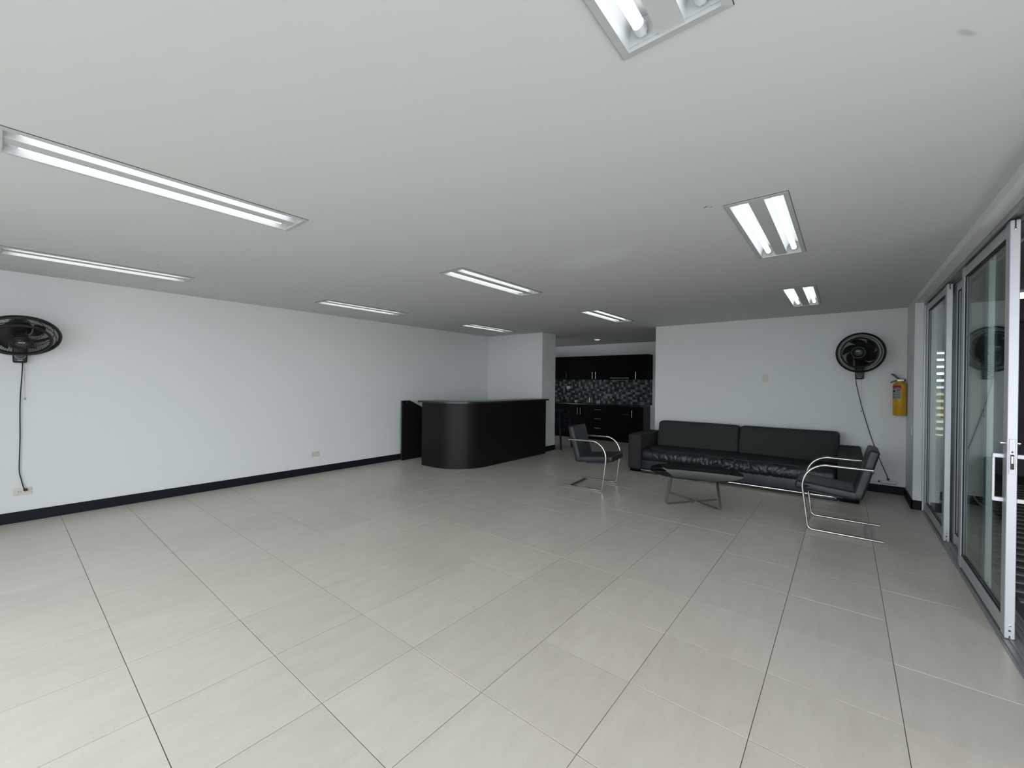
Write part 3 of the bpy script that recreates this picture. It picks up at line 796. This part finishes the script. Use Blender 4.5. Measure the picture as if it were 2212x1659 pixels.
    e = Vector(plug_pts[-1]); b = rbox((-.013, -.034, -.012), (.013, 0, .012), .005, .02); o = obj('plug', mesh('plug', b, 'cord_black', True), None, pc); o.location = (e.x, e.y, e.z)
    bm = bmesh.new(); tube(bm, [pull[0], pull[1]], .0013, 5); p = obj('pull_cord', bm, 'cord_grey', t)
    b = bmesh.new(); lathe(b, [(.003, .012), (.007, .004), (.008, -.010), (.005, -.012)], 12); o = obj('pull_knob', mesh('pull_knob', b, 'cord_grey', True), None, p); o.location = pull[1]
    return t
# right fan, back wall: local -Y = world -Y
make_fan('black wall fan above the right end of the sofa, next to the yellow extinguisher', (.146, BY, 1.578), 0, (0, -.225, .285), .02, -.22,
         [(-.035, -.03, -.062), (-.033, -.034, -.12), (.02, -.03, -.40), (.13, -.022, -.85), (.235, -.02, -1.18), (.297, -.016, -1.355), (.304, -.020, -1.385)],
         ((.022, -.045, -.06), (.024, -.045, -.50)))
# left fan, left wall: rotate so local -Y -> world +X
make_fan('black wall fan on the long left wall, cut off by the photo edge', (LX, .122, 1.625), PI/2, (0, -.27, .180), .88, .05,
         [(.016, -.03, -.06), (.016, -.034, -.12), (.003, -.02, -.45), (.004, -.018, -.80), (.000, -.016, -1.10), (.012, -.016, -1.20), (.030, -.022, -1.295), (.040, -.012, -1.310)],
         ((.030, -.04, -.06), (.034, -.04, -.415)))

# ================================================================== WALL PLATES
def plate(name, label, cat, base, rz, w, h, mat, kindp):
    t = thing(name, label, cat, base, rz)
    obj('cover', boxb((-w/2, -.009, -h/2), (w/2, 0, h/2), .004, 2), mat, t)
    if kindp == 'outlet':
        obj('insert', boxb((-w*.32, -.0105, -h*.27), (w*.32, -.008, h*.27), .001, 1), 'ivory_plastic', t)
        for cx_ in (-w*.17, w*.17):
            s = obj('socket', bx(((cx_-.010, -.0112, .004), (cx_-.003, -.0104, .008)), ((cx_-.010, -.0112, -.008), (cx_-.003, -.0104, -.004)), ((cx_+.005, -.0112, -.003), (cx_+.010, -.0104, .003))), 'slot_dark', t)
    else:
        obj('rocker', boxb((-w*.27, -.0125, -h*.30), (w*.27, -.008, h*.30), .002, 1), 'ivory_plastic', t)
    return t
plate('power_outlet', 'beige double socket low on the left wall with the fan plug in it', 'outlet', (LX, .146, .298), PI/2, .120, .072, 'ivory_plastic', 'outlet')
plate('power_outlet', 'beige double socket low on the left wall beside the counter, empty', 'outlet', (LX, 3.034, .292), PI/2, .118, .072, 'beige_plastic', 'outlet')
plate('light_switch', 'beige light switch on the wall above the sofa', 'switch', (-.962, BY, 1.522), 0, .074, .112, 'beige_plastic', 'switch')
plate('light_switch', 'small white switch plate on the shaded side of the corner pilaster', 'switch', (RX, 6.80, .90), PI/2*3, .07, .115, 'white_plastic', 'switch')
plate('power_outlet', 'pale socket on the mosaic splashback of the kitchen', 'outlet', (-6.015, KB-.008, 1.297), 0, .115, .075, 'white_plastic', 'outlet')
wr = obj('loose_wire', bmesh.new(), 'cord_grey')
bm = bmesh.new(); tube(bm, spline([(RX-.004, 6.79, 1.80), (RX-.006, 6.82, 1.72), (RX-.004, 6.80, 1.66), (RX-.008, 6.86, 1.56), (RX-.006, 6.93, 1.50), (RX-.004, 7.07, 1.485)], 5), .0022, 5)
bpy.data.objects.remove(wr); wr = obj('loose_wire', bm, 'cord_grey'); tag(wr, 'thin grey wire hanging on the pilaster above the extinguisher', 'wire')

# power strip on the wall above the skirting
ps = thing('power_strip', 'white oval power strip on the sofa wall above the skirting', 'power strip', (.455, BY, .150))
obj('strip_body', mesh('strip_body', rbox((-.088, -.046, -.023), (.088, 0, .023), .0225, .04), 'white_plastic', True), None, ps)
obj('strip_switch', boxb((-.105, -.030, -.010), (-.086, -.008, .010), .003), 'black_plastic', ps)
bm = bmesh.new(); tube(bm, spline([(-.10, -.02, 0), (-.16, -.02, -.004), (-.205, -.025, -.03), (-.235, -.05, -.09), (-.28, -.07, -.135), (-.36, -.08, -.142), (-.5, -.05, -.142)], 6), .005, 7)
obj('strip_cord', mesh('strip_cord', bm, 'white_plastic', True), None, ps)

# ================================================================== FIRE EXTINGUISHER
ex = thing('fire_extinguisher', 'yellow fire extinguisher hung on the wall beside the sliding doors', 'extinguisher', (.548, BY-.095, 1.04))
R = .069
bm = bmesh.new(); lathe(bm, [(R-.012, 0), (R-.002, .004), (R-.002, .016), (R, .018), (R, .385), (R-.006, .405), (R-.022, .422), (.030, .432), (.024, .436)], 40)
obj('cylinder', mesh('cylinder', bm, 'yellow_paint', True, .9), None, ex)
bm = bmesh.new(); lathe(bm, [(.022, .434), (.022, .448), (.016, .450), (.016, .478)], 20); obj('collar', mesh('collar', bm, 'yellow_paint', True), None, ex)
obj('valve', boxb((-.030, -.016, .446), (.040, .016, .472), .004), 'brushed_steel', ex)
bm = bmesh.new(); tube(bm, [(.052, 0, .462), (.0, 0, .470), (-.025, 0, .490), (-.065, 0, .532), (-.085, 0, .536)], .01, 4, flat=(.026, .021)); obj('squeeze_lever', bm, 'black_plastic', ex)
bm = bmesh.new(); tube(bm, [(.052, 0, .450), (-.02, 0, .455), (-.062, 0, .446), (-.092, 0, .425)], .01, 4, flat=(.024, .017)); obj('carry_handle', bm, 'black_plastic', ex)
b = bmesh.new(); lathe(b, [(.014, 0), (.014, .012), (.011, .014)], 18); o = obj('gauge', b, 'brushed_steel', ex); o.matrix_local = Matrix.Translation((.012, -.016, .459)) @ Matrix.Rotation(PI/2, 4, 'X')
obj('wall_bracket', bx(((-.012, .05, .30), (.012, .0949, .44)), ((-.008, .0, .436), (.008, .094, .444))), 'black_plastic', ex)
def wrap(a0, a1, z0, z1, r, n=12):
    bm = bmesh.new(); A = []; B = []
    for k in range(n+1):
        a = a0+(a1-a0)*k/n; A.append(bm.verts.new((r*math.cos(a), r*math.sin(a), z0))); B.append(bm.verts.new((r*math.cos(a), r*math.sin(a), z1)))
    for k in range(n): bm.faces.new((A[k], A[k+1], B[k+1], B[k]))
    bmesh.ops.solidify(bm, geom=bm.faces[:], thickness=.0004)
    return bm
a0, a1 = math.radians(194), math.radians(276)
lb = obj('label', mesh('label', wrap(a0, a1, .215, .392, R+.0008), 'label_white', True), None, ex, label='white printed instruction label with red header')
obj('label_header', mesh('label_header', wrap(a0, a1, .350, .392, R+.0014), 'label_red', True), None, lb)
for f0, f1, z0, z1, m in ((.06, .40, .305, .335, 'label_blue'), (.50, .92, .328, .338, 'label_blue'), (.50, .92, .300, .318, 'label_grey'), (.06, .40, .262, .290, 'label_grey'), (.50, .90, .262, .292, 'label_grey'), (.06, .40, .228, .252, 'label_grey'), (.50, .90, .230, .252, 'label_grey'), (.3, .9, .357, .363, 'label_white'), (.05, .16, .226, .236, 'label_blue')):
    obj('label_print', mesh('label_print', wrap(a0+(a1-a0)*f0, a0+(a1-a0)*f1, z0, z1, R+.0018, 5), m, True), None, lb)

# ================================================================== KITCHEN
def handle(parent, p, L, vertical=True):
    bm = bmesh.new(); x, y, z = p
    if vertical:
        tube(bm, [(x, y-.03, z-L/2), (x, y-.03, z+L/2)], .006, 8)
        for s in (-1, 1): tube(bm, [(x, y, z+s*L*.36), (x, y-.03, z+s*L*.36)], .004, 6)
    else:
        tube(bm, [(x-L/2, y-.03, z), (x+L/2, y-.03, z)], .006, 8)
        for s in (-1, 1): tube(bm, [(x+s*L*.36, y, z), (x+s*L*.36, y-.03, z)], .004, 6)
    return obj('handle', mesh('handle', bm, 'brushed_steel', True), None, parent)
UZ0, UZ1, UY = 1.518, 2.125, KB-.35
def upper(x0, x1, label, hx=None, z0=UZ0):
    t = thing('wall_cabinet', label, 'cabinet', ((x0+x1)/2, KB-.004, z0)); w = (x1-x0)/2; h = UZ1-z0
    obj('body', bx(((-w, -.328, 0), (w, 0, h))), 'espresso_dark', t)
    d = obj('door', boxb((-w+.002, -.348, .002), (w-.002, -.328, h-.002), .002, 1), 'espresso_dark', t)
    if hx is not None: handle(d, (hx-(x0+x1)/2, -.348, .10), .175)
    return t
upper(-6.70, -6.25, 'black wall cabinet half hidden behind the wall stub')
upper(-6.25, -5.82, 'leftmost black wall cabinet in the kitchen', -5.862)
upper(-5.82, -5.04, 'wide black wall cabinet above the kitchen sink', -5.085)
upper(-5.04, -4.58, 'black wall cabinet left of the cooker hood', -4.995)
upper(-4.58, -3.97, 'short black wall cabinet over the cooker hood', None, 1.60)
upper(-3.97, -3.65, 'narrow black wall cabinet at the right end of the kitchen', -3.928)
hd = thing('range_hood', 'slim steel cooker hood under the wall cabinets', 'range hood', (-4.31, KB-.004, 1.49))
obj('hood_body', bx(((-.24, -.42, .03), (.24, -.03, .108))), 'espresso_dark', hd)
obj('hood_front', boxb((-.24, -.46, .055), (.24, -.42, .075), .003), 'brushed_steel', hd)
obj('hood_visor', boxb((-.225, -.44, 0), (.225, -.10, .014), .003), 'brushed_steel', hd)
LY = KB-.60
def lower(x0, x1, label, parts):
    t = thing('base_cabinet', label, 'cabinet', ((x0+x1)/2, KB-.004, 0)); w = (x1-x0)/2; c = (x0+x1)/2
    obj('body', bx(((-w, -.576, .085), (w, 0, .868))), 'espresso_dark', t)
    obj('plinth', bx(((-w, -.53, 0), (w, -.51, .085))), 'espresso_dark', t)
    for (a, b, z0, z1, hk, hx, hz) in parts:
        d = obj('drawer' if hk == 'h' else 'door', boxb((a-c+.002, -.597, z0), (b-c-.002, -.577, z1), .002, 1), 'espresso_dark', t)
        if hk == 'v': handle(d, (hx-c, -.597, hz), .175)
        elif hk == 'h': handle(d, (hx-c, -.597, hz), .165, False)
    return t
lower(-6.25, -5.63, 'black base cabinet behind the stacked plastic chairs', [(-6.25, -5.94, .09, .865, None, 0, 0), (-5.94, -5.63, .09, .865, None, 0, 0)])
lower(-5.63, -5.02, 'black base cabinet with two door handles under the sink', [(-5.63, -5.327, .09, .865, 'v', -5.369, .70), (-5.327, -5.02, .09, .865, 'v', -5.284, .70)])
lower(-5.02, -4.56, 'black base cabinet with three drawers', [(-5.02, -4.56, .655, .865, 'h', -4.79, .762), (-5.02, -4.56, .40, .650, 'h', -4.79, .535), (-5.02, -4.56, .09, .395, 'h', -4.79, .305)])
lower(-4.56, -3.95, 'wide black base cabinet with a single long drawer under the hood', [(-4.56, -3.95, .60, .865, 'h', -4.06, .686), (-4.56, -3.95, .09, .595, None, 0, 0)])
lower(-3.95, -3.72, 'narrow black base cabinet at the right end of the kitchen', [(-3.95, -3.72, .09, .865, 'v', -3.908, .70)])
tag(obj('kitchen_worktop', boxb((-6.74, KB-.62, .869), (-3.70, KB-.006, .899), .004), 'stone_black'), 'black stone kitchen worktop under the mosaic', 'worktop')
tag(obj('end_board', boxb((-3.718, KB-.42, 0), (-3.70, KB-.006, .868), .002), 'leather'), 'dark end board beside the last kitchen cabinet', 'board')
# mosaic splashback
bm = bmesh.new(); box(bm, (-6.75, KB-.004, .90), (-3.655, KB, 1.518), 4)
px, pz = .0618, .0618
random.seed(3)
nx = int(3.09/px); nz_ = int(.618/pz)
for i in range(nx):
    for j in range(nz_+1):
        x = -3.655-(i+1)*px; z = 1.518-(j+1)*pz
        if z < .895: continue
        k = (i*2+j*3) % 10
        if (i*2+j) % 5 == 0: c = 0
        elif (i+j*2) % 4 == 1: c = 3
        else: c = random.choice((1, 2, 3, 1, 2, 3, 0))
        box(bm, (x+.002, KB-.0075, z+.002), (x+px-.002, KB-.003, z+pz-.002), c)
mo = obj('mosaic', bm, ['mosaic_pale', 'mosaic_mid', 'mosaic_blue', 'mosaic_black', 'mosaic_grout'], kwall, label='checkered grey, teal and black mosaic splashback'); mo['kind'] = 'stuff'
# sink, faucet and small things on the worktop
sk = thing('kitchen_sink', 'steel sink with tall curved tap', 'sink', (-5.30, KB-.34, .8995))
bm = bmesh.new(); torus(bm, .16, .004, .0045, 40, 6); obj('sink_rim', mesh('sink_rim', bm, 'brushed_steel', True), None, sk)
bm = bmesh.new(); lathe(bm, [(.158, .001), (.001, .0012)], 32, cap=False); obj('sink_bowl', bm, 'brushed_steel', sk)
bm = bmesh.new(); tube(bm, spline([(0, .23, 0), (0, .23, .15), (0, .21, .215), (0, .14, .235), (0, .09, .20)], 6), .010, 10); obj('tap_spout', mesh('tap_spout', bm, 'chrome', True), None, sk)
bm = bmesh.new(); lathe(bm, [(.022, 0), (.022, .03), (.012, .04)], 18, (0, .23)); obj('tap_base', mesh('tap_base', bm, 'chrome', True), None, sk)
bw = obj('bowl', bmesh.new(), 'ceramic'); bpy.data.objects.remove(bw)
bm = bmesh.new(); lathe(bm, [(.022, 0), (.036, .01), (.048, .045), (.051, .068), (.047, .068), (.033, .014), (.001, .010)], 28); bw = obj('bowl', mesh('bowl', bm, 'ceramic', True), None); bw.location = (-5.53, 9.55, .8995); tag(bw, 'small pale bowl on the worktop by the tap', 'bowl')
for x, h, lab in ((-5.262, .075, 'shorter small bottle on the worktop right of the tap'), (-5.205, .09, 'taller small bottle on the worktop right of the tap')):
    t = thing('soap_bottle', lab, 'bottle', (x+.25, 9.75, .8995))
    bm = bmesh.new(); lathe(bm, [(.016, 0), (.018, .005), (.018, h*.6), (.008, h*.72)], 18); obj('bottle_body', mesh('bottle_body', bm, 'ceramic', True), None, t)
    bm = bmesh.new(); lathe(bm, [(.009, h*.7), (.009, h*.92), (.006, h)], 14); obj('cap', mesh('cap', bm, 'white_plastic', True), None, t)

# ---- stacked plastic chairs at the kitchen opening
def make_stack_chair():
    t = thing('plastic_chair', 'x', 'chair', (0, 0, 0), group='stacked plastic chairs')
    # local: faces +X, seat centre at origin, width along Y
    def stf(p, n):
        q = Vector(p); q.z += -.012*math.cos(p.x*6)*math.cos(p.y*6)+.01; return q
    obj('seat', mesh('seat', rbox((-.21, -.21, .415), (.22, .21, .437), .010, .06, stf), 'navy_plastic', True), None, t)
    bm = bmesh.new(); pr = [(-.19, .44), (-.235, .60), (-.275, .76), (-.288, .83)]
    n = 8; g = []
    for i in range(9):
        u = i/8; k = min(2, int(u*3)); f = u*3-k; a = pr[k]; b = pr[k+1]
        x = a[0]+(b[0]-a[0])*f; z = a[1]+(b[1]-a[1])*f; hw = .205-.03*u**3
        g.append([bm.verts.new((x-.03*(1-(2*j/n-1)**2), hw*(2*j/n-1), z)) for j in range(n+1)])
    for i in range(8):
        for j in range(n):
            if 2 <= i <= 5 and j in (1, 3, 4, 6): continue
            bm.faces.new((g[i][j], g[i+1][j], g[i+1][j+1], g[i][j+1]))
    bmesh.ops.solidify(bm, geom=bm.faces[:], thickness=.006)
    obj('backrest', mesh('backrest', bm, 'navy_plastic', True), None, t)
    for sx, sy, ex_, ey in ((.20, .19, .245, .225), (.20, -.19, .245, -.225), (-.19, .19, -.25, .225), (-.19, -.19, -.25, -.225)):
        bm = bmesh.new(); tube(bm, [(sx, sy, .43), ((sx+ex_)/2, (sy+ey)/2, .2), (ex_, ey, .0)], .01, 4, flat=(.038, .026))
        obj('leg', bm, 'navy_plastic', t)
    return t
words = ['lowest plastic chair of the navy stack at the kitchen opening', 'second plastic chair from the floor in the navy stack', 'third plastic chair from the floor in the navy stack', 'fourth plastic chair from the floor in the navy stack', 'plastic chair just below the top of the navy stack', 'topmost plastic chair of the navy stack at the kitchen opening']
pc = None
for k in range(6):
    o = make_stack_chair() if pc is None else copy_tree(pc)
    pc = pc or o
    o['label'] = words[k]; o.location = (-4.925-.004*k, 7.70, .078*k)
